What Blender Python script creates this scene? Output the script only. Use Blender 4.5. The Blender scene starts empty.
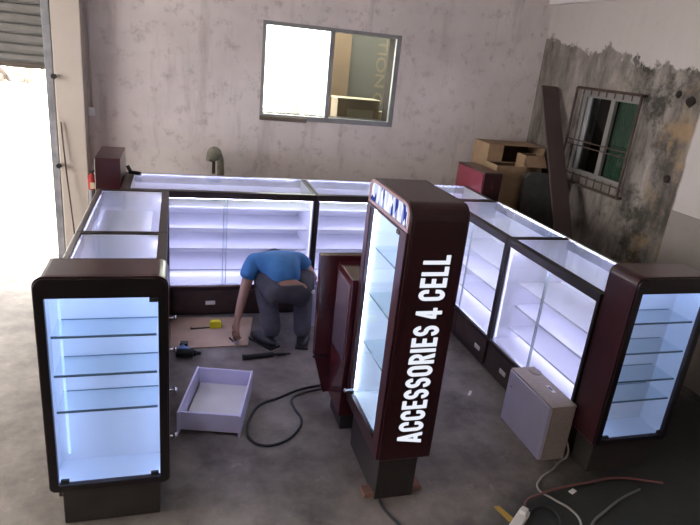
import bpy, bmesh, math, random
from mathutils import Vector, Matrix
random.seed(7)
SC = bpy.context.scene
COL = SC.collection
PI = math.pi

# ------------------------------------------------------------------ materials
def new_mat(name):
    m = bpy.data.materials.new(name); m.use_nodes = True
    nt = m.node_tree
    return m, nt, nt.nodes['Principled BSDF']

def mat(name, col, rough=.5, metal=0, coat=0, var=0, scale=8, spec=.5, bump=0):
    m, nt, b = new_mat(name)
    b.inputs['Roughness'].default_value = rough
    b.inputs['Metallic'].default_value = metal
    b.inputs['Specular IOR Level'].default_value = spec
    if coat:
        b.inputs['Coat Weight'].default_value = coat
        b.inputs['Coat Roughness'].default_value = .06
    tc = nt.nodes.new('ShaderNodeTexCoord')
    n = nt.nodes.new('ShaderNodeTexNoise'); n.inputs['Scale'].default_value = scale; n.inputs['Detail'].default_value = 5
    nt.links.new(tc.outputs['Object'], n.inputs['Vector'])
    r = nt.nodes.new('ShaderNodeValToRGB')
    v = var if var else .06
    r.color_ramp.elements[0].position = .3; r.color_ramp.elements[1].position = .7
    r.color_ramp.elements[0].color = (*[c*(1-v) for c in col], 1)
    r.color_ramp.elements[1].color = (*[min(1, c*(1+v)) for c in col], 1)
    nt.links.new(n.outputs['Fac'], r.inputs['Fac']); nt.links.new(r.outputs['Color'], b.inputs['Base Color'])
    if bump:
        bp = nt.nodes.new('ShaderNodeBump'); bp.inputs['Strength'].default_value = bump; bp.inputs['Distance'].default_value = .01
        nt.links.new(n.outputs['Fac'], bp.inputs['Height']); nt.links.new(bp.outputs['Normal'], b.inputs['Normal'])
    return m

def emis(name, col, strength):
    m = bpy.data.materials.new(name); m.use_nodes = True; nt = m.node_tree
    nt.nodes.clear()
    e = nt.nodes.new('ShaderNodeEmission'); o = nt.nodes.new('ShaderNodeOutputMaterial')
    e.inputs['Color'].default_value = (*col, 1); e.inputs['Strength'].default_value = strength
    nt.links.new(e.outputs[0], o.inputs[0])
    return m

def glass(name, tint=(.95, .98, .98), refl=.9):
    m = bpy.data.materials.new(name); m.use_nodes = True; nt = m.node_tree
    nt.nodes.clear()
    t = nt.nodes.new('ShaderNodeBsdfTransparent'); t.inputs[0].default_value = (*tint, 1)
    g = nt.nodes.new('ShaderNodeBsdfGlossy'); g.inputs['Roughness'].default_value = .02
    f = nt.nodes.new('ShaderNodeLayerWeight'); f.inputs['Blend'].default_value = .5
    pw = nt.nodes.new('ShaderNodeMath'); pw.operation = 'POWER'; pw.inputs[1].default_value = 4
    nt.links.new(f.outputs['Facing'], pw.inputs[0])
    k = nt.nodes.new('ShaderNodeMath'); k.operation = 'MULTIPLY_ADD'; k.inputs[1].default_value = refl*.6; k.inputs[2].default_value = .025
    mx = nt.nodes.new('ShaderNodeMixShader'); o = nt.nodes.new('ShaderNodeOutputMaterial')
    nt.links.new(pw.outputs[0], k.inputs[0]); nt.links.new(k.outputs[0], mx.inputs[0])
    nt.links.new(t.outputs[0], mx.inputs[1]); nt.links.new(g.outputs[0], mx.inputs[2]); nt.links.new(mx.outputs[0], o.inputs[0])
    return m

LEDC = (.39, .55, 1.0)
LEDB = (.58, .74, 1.0)
LEDV = (.65, .62, 1.0)
M = dict(
    maroon_mid=mat('red_maroon_lacquer', (.065, .012, .018), .2, coat=.5, var=.1), maroon=mat('maroon_lacquer', (.036, .008, .012), .30, coat=.15, var=.15, scale=3),
    maroon_hi=mat('bright_maroon_lacquer', (.17, .020, .040), .22, coat=.6, var=.1, scale=3),
    black=mat('black_gloss', (.009, .005, .006), .3),
    dark_wood=mat('dark_wood_laminate', (.040, .022, .020), .4, var=.35, scale=9),
    dark_frame=mat('dark_frame', (.018, .012, .013), .35),
    base=mat('dark_plinth', (.030, .026, .024), .55, var=.2),
    white=mat('white_laminate', (.80, .80, .84), .45, var=.02),
    violet_white=mat('lilac_white_laminate', (.56, .54, .72), .5, var=.04),
    chrome=mat('brushed_aluminium', (.72, .73, .76), .25, metal=1),
    steel=mat('steel', (.35, .36, .38), .35, metal=1, var=.2),
    label=mat('pale_label', (.62, .60, .58), .6),
    mirror=mat('smoked_mirror_panel', (.16, .12, .16), .12, coat=.5),
    kraft=mat('kraft_card', (.30, .20, .12), .8, var=.12, scale=14),
    kraft_shade=mat('kraft_card_shaded', (.10, .07, .045), .9),  # darker copy of the kraft, shade inside the boxes put into the colour
    particle=mat('chipboard', (.34, .29, .26), .8, var=.12, scale=60),
    ply=mat('plywood', (.42, .29, .20), .65, var=.14, scale=5),
    plank=mat('brown_plank', (.055, .036, .034), .6, var=.2, scale=4),
    blockwood=mat('raw_timber', (.20, .10, .07), .8, var=.2),
    greyfab=mat('dark_grey_padding', (.060, .056, .058), .9, var=.2, scale=20),
    rubber=mat('black_rubber', (.012, .012, .013), .5),
    cordgrey=mat('grey_cable', (.15, .145, .14), .55),
    cordwhite=mat('white_cable', (.30, .28, .27), .5),
    cordred=mat('dull_red_cable', (.16, .05, .045), .5),
    yellow=mat('yellow_plastic', (.75, .70, .02), .35),
    ochre=mat('ochre_card', (.40, .25, .03), .7),
    blue=mat('blue_plastic', (.06, .13, .28), .45),
    red=mat('red_plastic', (.42, .04, .04), .45),
    cream=mat('cream_plastic', (.62, .52, .36), .5),
    olive=mat('grey_green_rubber', (.22, .21, .165), .6, var=.25, scale=25),
    shirt=mat('blue_cotton', (.05, .19, .43), .85, var=.12, scale=12, bump=.2),
    jeans=mat('dark_grey_trousers', (.055, .054, .070), .9, var=.25, scale=14, bump=.3),
    skin=mat('skin', (.34, .19, .135), .55, var=.08, scale=20),
    hair=mat('black_hair', (.012, .010, .010), .6, var=.3, scale=60),
    shoe=mat('black_shoe', (.015, .014, .015), .5),
    galv=mat('galvanised_rail', (.26, .27, .30), .5, metal=.4, var=.25, scale=10),
    alum=mat('grey_window_aluminium', (.27, .275, .29), .45, metal=.3, var=.1),
    alu_white=mat('off_white_window_frame', (.165, .155, .148), .6, var=.1),
    rust=mat('rusty_bar', (.055, .032, .026), .8, var=.3, scale=20),
    green=mat('green_curtain', (.006, .042, .021), .8, var=.25, scale=12),
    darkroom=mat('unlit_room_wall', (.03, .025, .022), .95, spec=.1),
    tanwall=mat('tan_plaster', (.13, .095, .058), .9, var=.08),
    weathered=mat('weathered_card', (.20, .17, .11), .8),
    boardgrey=mat('grey_green_board', (.055, .057, .046), .8, var=.12, scale=3),
    letter_tan=mat('tan_lettering', (.105, .092, .06), .8),
    leaf=mat('leaf_green', (.060, .095, .022), .7, var=.3, scale=3),
    rubble=mat('rubble_stone', (.13, .105, .088), .9, var=.2, scale=4),
    ext=mat('pale_concrete_yard', (.80, .77, .72), .9, var=.05, scale=1.2),
    ceilm=mat('ceiling_plaster', (.55, .52, .50), .9, var=.06, scale=2),
    led_bright=emis('bright_cool_led', LEDB, 13),
    led=emis('cool_led', LEDC, 10), led_thin=emis('cool_led_line', LEDC, 1.0),
    ledv=emis('violet_led', LEDV, 20),
    led_side=emis('violet_led_side', LEDV, 1.3), led_shelf_fill=emis('violet_led_shelf_fill', LEDV, 7.5),
    sign=emis('backlit_letter', (.86, .90, 1.0), .56),
    glass=glass('clear_glass'),
    glasst=glass('counter_glass', (.93, .97, .98), 1.0),
    winglass=glass('window_glass', (.90, .93, .90), .8),
    glassedge=mat('glass_edge', (.50, .58, .62), .2), shelfedge=mat('shelf_glass_edge', (.17, .23, .28), .2),
)

def wall_mat(name, base, dirt, stain=False, dirt_amt=.5):
    m, nt, b = new_mat(name); L = nt.links; N = nt.nodes.new
    b.inputs['Roughness'].default_value = .92; b.inputs['Specular IOR Level'].default_value = .2
    tc = N('ShaderNodeTexCoord')
    def noise(sc, det=6, rough=.6, vec=None):
        n = N('ShaderNodeTexNoise'); n.inputs['Scale'].default_value = sc; n.inputs['Detail'].default_value = det; n.inputs['Roughness'].default_value = rough
        L.new(vec or tc.outputs['Object'], n.inputs['Vector']); return n.outputs['Fac']
    def ramp(f, p0, p1, c0, c1):
        r = N('ShaderNodeValToRGB'); e = r.color_ramp.elements
        e[0].position = p0; e[1].position = p1; e[0].color = (*c0, 1); e[1].color = (*c1, 1)
        L.new(f, r.inputs['Fac']); return r.outputs['Color']
    def mix(f, a, c):
        x = N('ShaderNodeMix'); x.data_type = 'RGBA'
        L.new(f, x.inputs[0])
        for s, i in ((a, 6), (c, 7)):
            if isinstance(s, tuple): x.inputs[i].default_value = (*s, 1)
            else: L.new(s, x.inputs[i])
        return x.outputs[2]
    def math_(op, a, c):
        x = N('ShaderNodeMath'); x.operation = op
        for s, i in ((a, 0), (c, 1)):
            if isinstance(s, (int, float)): x.inputs[i].default_value = s
            else: L.new(s, x.inputs[i])
        return x.outputs[0]
    big = noise(1.3, 8, .65); fine = noise(9, 8, .7)
    mp = N('ShaderNodeMapping'); mp.inputs['Scale'].default_value = (5, 5, .7)
    L.new(tc.outputs['Object'], mp.inputs['Vector'])
    streak = noise(1.2, 6, .65, mp.outputs['Vector'])
    c = ramp(big, .35, .72, base, tuple(x*(1-.16*dirt_amt*2) for x in base))
    f2 = ramp(fine, .54, .76, (0, 0, 0), (dirt_amt,)*3)
    c = mix(f2, c, dirt)
    f3 = ramp(streak, .55, .78, (0, 0, 0), (dirt_amt*.8,)*3)
    c = mix(f3, c, dirt)
    if stain:
        sx = N('ShaderNodeSeparateXYZ'); L.new(tc.outputs['Object'], sx.inputs[0])
        z, y = sx.outputs['Z'], sx.outputs['Y']
        w = noise(4.5, 6, .65); w2 = noise(1.3, 3, .5)
        # bare cement below a ragged edge of the white paint
        zz = math_('ADD', z, math_('MULTIPLY', math_('SUBTRACT', w, .5), .42))
        # paint edge falls from 2.25 m near the corner to 2.0 m further along
        edge = math_('ADD', math_('MULTIPLY', y, .115), 1.92)
        up = math_('SUBTRACT', edge, zz)
        bare = ramp(up, .0, .022, (0, 0, 0), (1, 1, 1))
        yy = math_('ADD', y, math_('MULTIPLY', math_('SUBTRACT', w, .5), .05))
        inner = ramp(math_('SUBTRACT', yy, 1.185), .0, .02, (0, 0, 0), (1, 1, 1))
        bare = math_('MULTIPLY', bare, inner)
        mp2 = N('ShaderNodeMapping'); mp2.inputs['Scale'].default_value = (5, 5, 1.5); L.new(tc.outputs['Object'], mp2.inputs['Vector'])
        s2 = noise(1.0, 8, .7, mp2.outputs['Vector'])
        cem = ramp(s2, .34, .66, (.085, .072, .064), (.31, .275, .255))
        bl = ramp(noise(2.6, 7, .72), .46, .58, (0, 0, 0), (.95, .95, .95))
        band = N('ShaderNodeValToRGB'); e = band.color_ramp.elements
        # mould is thickest between 1.3 m and 1.75 m along the wall
        e[0].position = .20; e[0].color = (.1, .1, .1, 1); e[1].position = .9; e[1].color = (.25, .25, .25, 1)
        for p, v in ((.30, .25), (.44, 1.0), (.56, 1.0), (.62, .35)):
            q = e.new(p); q.color = (v, v, v, 1)
        L.new(math_('MULTIPLY', y, .3), band.inputs['Fac'])
        mould = math_('MULTIPLY', bl, band.outputs['Color'])
        cem = mix(mould, cem, (.045, .042, .036))
        och = math_('MULTIPLY', ramp(noise(5.0, 5, .6), .52, .66, (0, 0, 0), (.7, .7, .7)), ramp(math_('SUBTRACT', 1.55, y), .0, .1, (0, 0, 0), (1, 1, 1)))
        cem = mix(och, cem, (.30, .20, .11))
        c = mix(bare, c, cem)
    L.new(c, b.inputs['Base Color'])
    bp = N('ShaderNodeBump'); bp.inputs['Strength'].default_value = .25; bp.inputs['Distance'].default_value = .01
    L.new(fine, bp.inputs['Height']); L.new(bp.outputs['Normal'], b.inputs['Normal'])
    return m
M['wall'] = wall_mat('stained_plaster', (.74, .675, .675), (.27, .23, .225), dirt_amt=.72)
M['pillar'] = wall_mat('cream_plaster', (.58, .52, .475), (.34, .29, .25), dirt_amt=.22)
M['wall_stain'] = wall_mat('peeling_plaster', (.47, .43, .42), (.27, .235, .22), stain=True, dirt_amt=.2)
M['dado'] = wall_mat('grey_brown_dado', (.26, .23, .22), (.14, .12, .11), dirt_amt=.3)
M['wall_clean'] = wall_mat('pale_paint', (.62, .60, .61), (.45, .42, .42), dirt_amt=.12)

def floor_mat():
    m, nt, b = new_mat('worn_concrete'); L = nt.links; N = nt.nodes.new
    b.inputs['Roughness'].default_value = .7; b.inputs['Specular IOR Level'].default_value = .3
    tc = N('ShaderNodeTexCoord')
    def noise(sc, det, rough):
        n = N('ShaderNodeTexNoise'); n.inputs['Scale'].default_value = sc; n.inputs['Detail'].default_value = det; n.inputs['Roughness'].default_value = rough
        L.new(tc.outputs['Object'], n.inputs['Vector']); return n.outputs['Fac']
    r = N('ShaderNodeValToRGB'); e = r.color_ramp.elements
    e[0].position = .36; e[0].color = (.095, .080, .071, 1); e[1].position = .66; e[1].color = (.265, .236, .212, 1)
    L.new(noise(2.2, 9, .68), r.inputs['Fac'])
    r2 = N('ShaderNodeValToRGB'); e = r2.color_ramp.elements
    e[0].position = .60; e[0].color = (0, 0, 0, 1); e[1].position = .74; e[1].color = (.5, .5, .5, 1)
    L.new(noise(11, 6, .7), r2.inputs['Fac'])
    x = N('ShaderNodeMix'); x.data_type = 'RGBA'; L.new(r2.outputs[0], x.inputs[0]); L.new(r.outputs[0], x.inputs[6]); x.inputs[7].default_value = (.36, .33, .31, 1)
    # greenish black oil stain by the right tower, widened with painted-in shade
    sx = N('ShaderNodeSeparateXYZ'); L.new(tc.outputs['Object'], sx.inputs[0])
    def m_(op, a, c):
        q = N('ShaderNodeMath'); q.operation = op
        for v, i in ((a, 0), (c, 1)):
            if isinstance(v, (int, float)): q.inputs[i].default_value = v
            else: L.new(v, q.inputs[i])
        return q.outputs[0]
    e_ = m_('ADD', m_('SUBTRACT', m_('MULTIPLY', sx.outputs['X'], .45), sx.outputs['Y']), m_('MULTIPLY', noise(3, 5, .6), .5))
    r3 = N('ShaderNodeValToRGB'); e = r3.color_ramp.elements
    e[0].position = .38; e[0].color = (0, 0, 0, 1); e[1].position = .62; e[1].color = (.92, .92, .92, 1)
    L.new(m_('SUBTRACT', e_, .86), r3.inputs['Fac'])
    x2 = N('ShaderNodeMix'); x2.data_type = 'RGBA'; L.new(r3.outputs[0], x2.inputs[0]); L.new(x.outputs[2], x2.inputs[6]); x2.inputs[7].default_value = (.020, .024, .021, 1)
    L.new(x2.outputs[2], b.inputs['Base Color'])
    bp = N('ShaderNodeBump'); bp.inputs['Strength'].default_value = .2; bp.inputs['Distance'].default_value = .008
    L.new(noise(14, 7, .7), bp.inputs['Height']); L.new(bp.outputs['Normal'], b.inputs['Normal'])
    return m
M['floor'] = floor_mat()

def sign_mat():
    m = bpy.data.materials.new('backlit_header_print'); m.use_nodes = True; nt = m.node_tree; nt.nodes.clear(); L = nt.links; N = nt.nodes.new
    tc = N('ShaderNodeTexCoord'); mp = N('ShaderNodeMapping'); mp.inputs['Scale'].default_value = (42, 42, 17); L.new(tc.outputs['Object'], mp.inputs[0])
    v = N('ShaderNodeTexVoronoi'); v.inputs['Scale'].default_value = 1; L.new(mp.outputs[0], v.inputs['Vector'])
    r = N('ShaderNodeValToRGB'); r.color_ramp.interpolation = 'CONSTANT'; e = r.color_ramp.elements
    e[0].position = 0; e[0].color = (.03, .05, .25, 1); e[1].position = .28; e[1].color = (.55, .62, .95, 1)
    q = e.new(.42); q.color = (.85, .88, 1, 1); q = e.new(.66); q.color = (.30, .30, .62, 1); q = e.new(.8); q.color = (.7, .75, 1, 1)
    sp = N('ShaderNodeSeparateColor'); L.new(v.outputs['Color'], sp.inputs[0]); L.new(sp.outputs[0], r.inputs[0])
    em = N('ShaderNodeEmission'); em.inputs['Strength'].default_value = .7; L.new(r.outputs[0], em.inputs[0])
    o = N('ShaderNodeOutputMaterial'); L.new(em.outputs[0], o.inputs[0])
    return m
M['header'] = sign_mat()

# ------------------------------------------------------------------ mesh helpers
class MB:
    def __init__(s): s.bm = bmesh.new()
    def box(s, x0, x1, y0, y1, z0, z1, mi=0, rot=None, at=None):
        vs = [Vector((x, y, z)) for z in (z0, z1) for y in (y0, y1) for x in (x0, x1)]
        if rot is not None: vs = [rot @ v for v in vs]
        if at is not None: vs = [v + Vector(at) for v in vs]
        b = [s.bm.verts.new(v) for v in vs]
        for f in ((0, 2, 3, 1), (4, 5, 7, 6), (0, 1, 5, 4), (2, 6, 7, 3), (0, 4, 6, 2), (1, 3, 7, 5)):
            s.bm.faces.new([b[i] for i in f]).material_index = mi
        return s
    def prism(s, pts, a, b, axis='y', mi=0):
        """closed outline pts extruded from a to b along an axis"""
        def P(p, t): return {'y': (p[0], t, p[1]), 'x': (t, p[0], p[1]), 'z': (p[0], p[1], t)}[axis]
        A = [s.bm.verts.new(P(p, a)) for p in pts]; B = [s.bm.verts.new(P(p, b)) for p in pts]
        n = len(pts)
        s.bm.faces.new(A).material_index = mi; s.bm.faces.new(B[::-1]).material_index = mi
        for i in range(n):
            s.bm.faces.new((A[i], B[i], B[(i+1) % n], A[(i+1) % n])).material_index = mi
        return s
    def ring(s, outer, inner, a, b, axis='y'):
        """frame: outline with a hole; outer and inner have the same number of points"""
        def P(p, t): return {'y': (p[0], t, p[1]), 'x': (t, p[0], p[1]), 'z': (p[0], p[1], t)}[axis]
        n = len(outer)
        V = [[s.bm.verts.new(P(p, t)) for p in o] for o in (outer, inner) for t in (a, b)]
        oa, ob, ia, ib = V
        for i in range(n):
            j = (i+1) % n
            for q in ((oa[i], oa[j], ia[j], ia[i]), (ob[j], ob[i], ib[i], ib[j]), (oa[j], oa[i], ob[i], ob[j]), (ia[i], ia[j], ib[j], ib[i])):
                s.bm.faces.new(q)
        return s
    def tube(s, p0, p1, r0, r1=None, n=12, mi=0):
        r1 = r0 if r1 is None else r1
        p0, p1 = Vector(p0), Vector(p1); d = (p1-p0).normalized()
        u = d.orthogonal().normalized(); w = d.cross(u)
        A, B = [], []
        for i in range(n):
            c = u*math.cos(2*PI*i/n) + w*math.sin(2*PI*i/n)
            A.append(s.bm.verts.new(p0+c*r0)); B.append(s.bm.verts.new(p1+c*r1))
        s.bm.faces.new(A[::-1]).material_index = mi; s.bm.faces.new(B).material_index = mi
        for i in range(n):
            s.bm.faces.new((A[i], A[(i+1) % n], B[(i+1) % n], B[i])).material_index = mi
        return s
    def blob(s, c, r, sub=2, jit=0, rot=None):
        g = bmesh.ops.create_icosphere(s.bm, subdivisions=sub, radius=1)
        for v in g['verts']:
            k = 1 + random.uniform(-jit, jit)
            p = Vector((v.co.x*r[0]*k, v.co.y*r[1]*k, v.co.z*r[2]*k))
            if rot is not None: p = rot @ p
            v.co = p + Vector(c)
        return s
    def build(s, name, m, parent=None, bevel=0, smooth=False, seg=2):
        bmesh.ops.recalc_face_normals(s.bm, faces=s.bm.faces[:])
        me = bpy.data.meshes.new(name); s.bm.to_mesh(me); s.bm.free()
        for k in (m if isinstance(m, (list, tuple)) else [m]): me.materials.append(M[k] if isinstance(k, str) else k)
        o = bpy.data.objects.new(name, me); COL.objects.link(o)
        if smooth:
            for p in me.polygons: p.use_smooth = True
        if bevel:
            md = o.modifiers.new('edge', 'BEVEL'); md.width = bevel; md.segments = seg; md.limit_method = 'ANGLE'; md.angle_limit = .6
        if parent is not None: o.parent = parent
        return o

def tag(o, label, cat, group=None):
    o['label'] = label; o['category'] = cat
    if group: o['group'] = group
    return o
def thing(name, label, cat, loc=(0, 0, 0), rz=0, group=None):
    o = bpy.data.objects.new(name, None); COL.objects.link(o); o.empty_display_size = .1
    o.location = loc; o.rotation_euler = (0, 0, rz)
    return tag(o, label, cat, group)
def struct(o):
    o['kind'] = 'structure'; return o
def plain(o, label):
    o['label'] = label; return o
def box(name, m, parent, *a, bevel=0):
    return MB().box(*a).build(name, m, parent, bevel)
def curve(name, pts, r, m, parent=None, cyc=False):
    cu = bpy.data.curves.new(name, 'CURVE'); cu.dimensions = '3D'; cu.bevel_depth = r; cu.bevel_resolution = 3; cu.resolution_u = 8
    sp = cu.splines.new('BEZIER'); sp.bezier_points.add(len(pts)-1)
    for b, p in zip(sp.bezier_points, pts):
        b.co = p; b.handle_left_type = b.handle_right_type = 'AUTO'
    sp.use_cyclic_u = cyc; cu.use_fill_caps = True
    me0 = bpy.data.objects.new(name + '_tmp', cu); COL.objects.link(me0)
    dg = bpy.context.evaluated_depsgraph_get(); me = bpy.data.meshes.new_from_object(me0.evaluated_get(dg))
    bpy.data.objects.remove(me0); bpy.data.curves.remove(cu)
    me.name = name; me.materials.clear(); me.materials.append(M[m])
    for p in me.polygons: p.use_smooth = True
    o = bpy.data.objects.new(name, me); COL.objects.link(o)
    if parent is not None: o.parent = parent
    return o
def text(name, body, size, m, parent, loc, rot, sx=1, offset=0, ext=.002, spacing=1, width=None):
    cu = bpy.data.curves.new(name, 'FONT'); cu.body = body; cu.size = size; cu.extrude = ext; cu.offset = offset; cu.space_character = spacing; cu.space_word = .6
    t = bpy.data.objects.new(name + '_tmp', cu); COL.objects.link(t)
    dg = bpy.context.evaluated_depsgraph_get(); me = bpy.data.meshes.new_from_object(t.evaluated_get(dg))
    bpy.data.objects.remove(t); bpy.data.curves.remove(cu)
    me.name = name; me.materials.clear(); me.materials.append(M[m])
    xs = [v.co.x for v in me.vertices]; x0, x1 = min(xs), max(xs)
    k = width/(x1-x0) if width else sx
    for v in me.vertices: v.co.x = (v.co.x-x0)*k
    o = bpy.data.objects.new(name, me); COL.objects.link(o); o.parent = parent; o.location = loc; o.rotation_euler = rot
    return o
def rrect(x0, x1, z0, z1, rt, rb, n=6):
    """rounded outline (top radius, bottom radius), counted the same way for every call"""
    pts = []
    for cx, cz, r, a in ((x1-rt, z1-rt, rt, 0), (x0+rt, z1-rt, rt, 90), (x0+rb, z0+rb, rb, 180), (x1-rb, z0+rb, rb, 270)):
        for i in range(n+1):
            t = math.radians(a + 90*i/n); pts.append((cx+r*math.cos(t), cz+r*math.sin(t)))
    return pts

def holed_wall(name, m, plane, p0, p1, u0, u1, z0, z1, holes, bm_extra=None):
    """wall slab with rectangular openings; plane 'x' or 'y' is its normal"""
    us = sorted({u0, u1, *[h[0] for h in holes], *[h[1] for h in holes]}); zs = sorted({z0, z1, *[h[2] for h in holes], *[h[3] for h in holes]})
    b = bmesh.new(); cells = {}
    def inside(i, j):
        if i < 0 or j < 0 or i >= len(us)-1 or j >= len(zs)-1: return False
        cu, cz = (us[i]+us[i+1])/2, (zs[j]+zs[j+1])/2
        return not any(h[0] < cu < h[1] and h[2] < cz < h[3] for h in holes)
    def P(u, t, z): return (u, t, z) if plane == 'y' else (t, u, z)
    vc = {}
    def V(i, j, t):
        k = (i, j, t)
        if k not in vc: vc[k] = b.verts.new(P(us[i], (p0, p1)[t], zs[j]))
        return vc[k]
    for i in range(len(us)-1):
        for j in range(len(zs)-1):
            if not inside(i, j): continue
            for t in (0, 1): b.faces.new((V(i, j, t), V(i+1, j, t), V(i+1, j+1, t), V(i, j+1, t)))
            for di, dj, e in ((-1, 0, ((i, j), (i, j+1))), (1, 0, ((i+1, j), (i+1, j+1))), (0, -1, ((i, j), (i+1, j))), (0, 1, ((i, j+1), (i+1, j+1)))):
                if not inside(i+di, j+dj):
                    b.faces.new((V(*e[0], 0), V(*e[1], 0), V(*e[1], 1), V(*e[0], 1)))
    bmesh.ops.recalc_face_normals(b, faces=b.faces[:])
    me = bpy.data.meshes.new(name); b.to_mesh(me); b.free(); me.materials.append(M[m])
    o = bpy.data.objects.new(name, me); COL.objects.link(o); return struct(o)

# ------------------------------------------------------------------ camera
cam = bpy.data.cameras.new('camera'); cam.sensor_width = 36; cam.lens = 586.122/700*36; cam.clip_start = .05
co = bpy.data.objects.new('camera', cam); COL.objects.link(co)
pi_, ya, ro = map(math.radians, (19.533, 17.602, 5.931))
fw = Vector((math.sin(ya)*math.cos(pi_), math.cos(ya)*math.cos(pi_), -math.sin(pi_)))
r0 = Vector((math.cos(ya), -math.sin(ya), 0)); u0 = r0.cross(fw)
R = math.cos(ro)*r0 + math.sin(ro)*u0; U = -math.sin(ro)*r0 + math.cos(ro)*u0
mw = Matrix((R, U, -fw)).transposed().to_4x4(); mw.translation = (.483, -2.098, 1.948)
co.matrix_world = mw; SC.camera = co

# ------------------------------------------------------------------ room
YB, XW = 3.2, 3.9
CH = 3.1
WX0, WX1, WZ0, WZ1 = 1.19, 2.435, 1.334, 2.142
RY0, RY1, RZ0, RZ1 = 1.745, 2.475, 1.13, 1.845
DX0, DX1 = -3.3, -.46
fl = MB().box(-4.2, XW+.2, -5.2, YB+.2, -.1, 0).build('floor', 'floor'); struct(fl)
struct(MB().box(-4.2, XW+.2, -5.2, YB+.2, CH, CH+.1).build('ceiling', 'ceilm'))
holed_wall('wall_back', 'wall', 'y', YB, YB+.2, -4.2, XW+.2, 0, CH, [(WX0, WX1, WZ0, WZ1), (DX0, DX1, 0, 2.9)])
holed_wall('wall_right', 'wall_stain', 'x', XW, XW+.2, -5.2, YB, 0, CH, [(RY0, RY1, RZ0, RZ1)])
holed_wall('wall_left', 'wall', 'x', -4.4, -4.2, -5.2, YB+.2, 0, CH, [(-1.4, 1.4, .5, 2.8)])  # unseen opening added to bring daylight onto the back wall
holed_wall('wall_front', 'wall', 'y', -5.4, -5.2, -4.2, XW+.2, 0, CH, [])
struct(MB().box(XW-.05, XW, -5.2, YB, 2.56, 2.74).build('trim_1', 'wall_clean', bevel=.004))         # beam above the peeling wall
PILLAR = struct(MB().box(DX1+.06, -.198, 3.0, YB, 0, CH).build('trim_2', 'pillar', bevel=.006))                # pillar beside the shutter
# painted dado strip below the white paint on the right wall
struct(MB().box(XW-.012, XW, -5.2, 1.19, 0, 1.12).build('baseboard_right', 'dado'))
# dark broken holes in the plaster
hm = MB()
for y, z, r in ((1.42, 1.905, .030), (1.297, 1.863, .042), (1.316, 1.318, .034)):
    hm.blob((XW-.001, y, z), (.012, r, r*.9), 2, .15)
ho = hm.build('wall_hole', 'darkroom'); ho.name = 'trim_3'; struct(ho)

# --- roller shutter door
d = thing('door_1', 'ribbed grey roller shutter half raised over the bright doorway', 'door', (0, 0, 0)); struct(d)
sl = MB(); pitch = .0715; z = 1.63
prof = []
n = 0
while z + pitch*n < 2.95:
    zz = z + pitch*n
    prof += [(3.125, zz), (3.105, zz+.012), (3.095, zz+pitch*.45), (3.105, zz+pitch*.86)]
    n += 1
back = [(3.14, prof[-1][1]), (3.14, z)]
sl.prism(prof+back, DX0, DX1-.01, 'x')
sl.build('shutter_curtain', 'steel', d).data.materials[0] = mat('grey_shutter', (.24, .235, .23), .5, metal=.2, var=.1)
MB().box(DX0, DX1-.01, 3.085, 3.145, 1.605, 1.64).build('bottom_bar', 'steel', d).data.materials[0] = mat('dark_shutter_bar', (.11, .09, .075), .6)
for x in (DX1-.012, DX0-.02):
    MB().box(x, x+.055, 3.06, 3.17, 0, 2.95).build('guide_rail', 'galv', d, .004)
for x, z in ((-.427, 1.569), (-.433, .887)):
    b = MB().tube((0, -.0, 0), (0, -.035, 0), .012).tube((0, -.03, 0), (0, -.045, 0), .022, n=6).build('bolt', 'rubber')
    b.location = (x+.03, 2.999, z); b.parent = PILLAR

# --- back window, aluminium, two sliding panes
w = thing('window_1', 'sliding aluminium window in the back wall', 'window', (WX0, YB, WZ0)); struct(w)
W, H = WX1-WX0, WZ1-WZ0
fr = MB(); t = .045
fr.ring([(0, 0), (W, 0), (W, H), (0, H)], [(t*.7, t), (W-t, t), (W-t, H-t*.7), (t*.7, H-t*.7)], .0, .04)
fr.build('window_frame', 'alum', w, .003)
MB().ring([(0, 0), (W, 0), (W, H), (0, H)], [(t*.65, t*.95), (W-t*.95, t*.95), (W-t*.95, H-t*.65), (t*.65, H-t*.65)], .04, .2).build('added_reveal_liner', 'darkroom', w)  # dark liner added to keep the daylit reveal from showing bright
MB().box(W*.49-.02, W*.49+.02, .01, .05, t, H-.03).build('mullion', 'alum', w, .003)
MB().box(.03, W*.49-.02, .055, .06, t, H-.03).build('pane', 'winglass', w)
MB().box(W*.49+.02, W-t, .03, .035, t, H-.03).build('pane', 'winglass', w)
MB().box(-.0, W*.34, -.03, .02, -.01, .028).build('window_sill', 'rubble', w, .006)

# --- right window with white frame, green curtain and a rusty bar cage
w = thing('window_2', 'barred window with a green curtain in the peeling wall', 'window', (XW, RY0, RZ0)); struct(w)
W, H = RY1-RY0, RZ1-RZ0
f = MB(); f.ring([(0, 0), (W, 0), (W, H), (0, H)], [(.05, .05), (W-.05, .05), (W-.05, H-.05), (.05, H-.05)], .015, .05, 'x'); f.build('window_frame', 'alu_white', w, .003)
MB().box(.015, .046, W*.47-.026, W*.47+.026, .04, H-.04).build('mullion', 'alu_white', w, .003)
MB().box(.03, .05, W-.10, W-.045, .04, H-.04).build('side_board', 'alum', w, .003)
cp = MB(); N_ = 14
pts = [(.05+(W*.47-.08)*i/N_, .060+.010*(i % 2)) for i in range(N_+1)]
cp.prism([(b, a) for a, b in pts] + [(b+.006, a) for a, b in pts[::-1]], .05, H-.05, 'z'); cp.build('curtain', 'green', w)
MB().box(.048, .052, .05, W-.05, .05, H-.05).build('pane', 'winglass', w)
MB().box(1.6, 1.65, -1.0, 1.8, -1.1, 1.4).box(.2, 1.65, -1.05, -1.0, -1.1, 1.4).box(.2, 1.65, 1.8, 1.85, -1.1, 1.4).box(.2, 1.65, -1.0, 1.8, 1.4, 1.45).box(.2, 1.65, -1.0, 1.8, -1.15, -1.1).build('room_beyond', 'darkroom', w)
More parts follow.
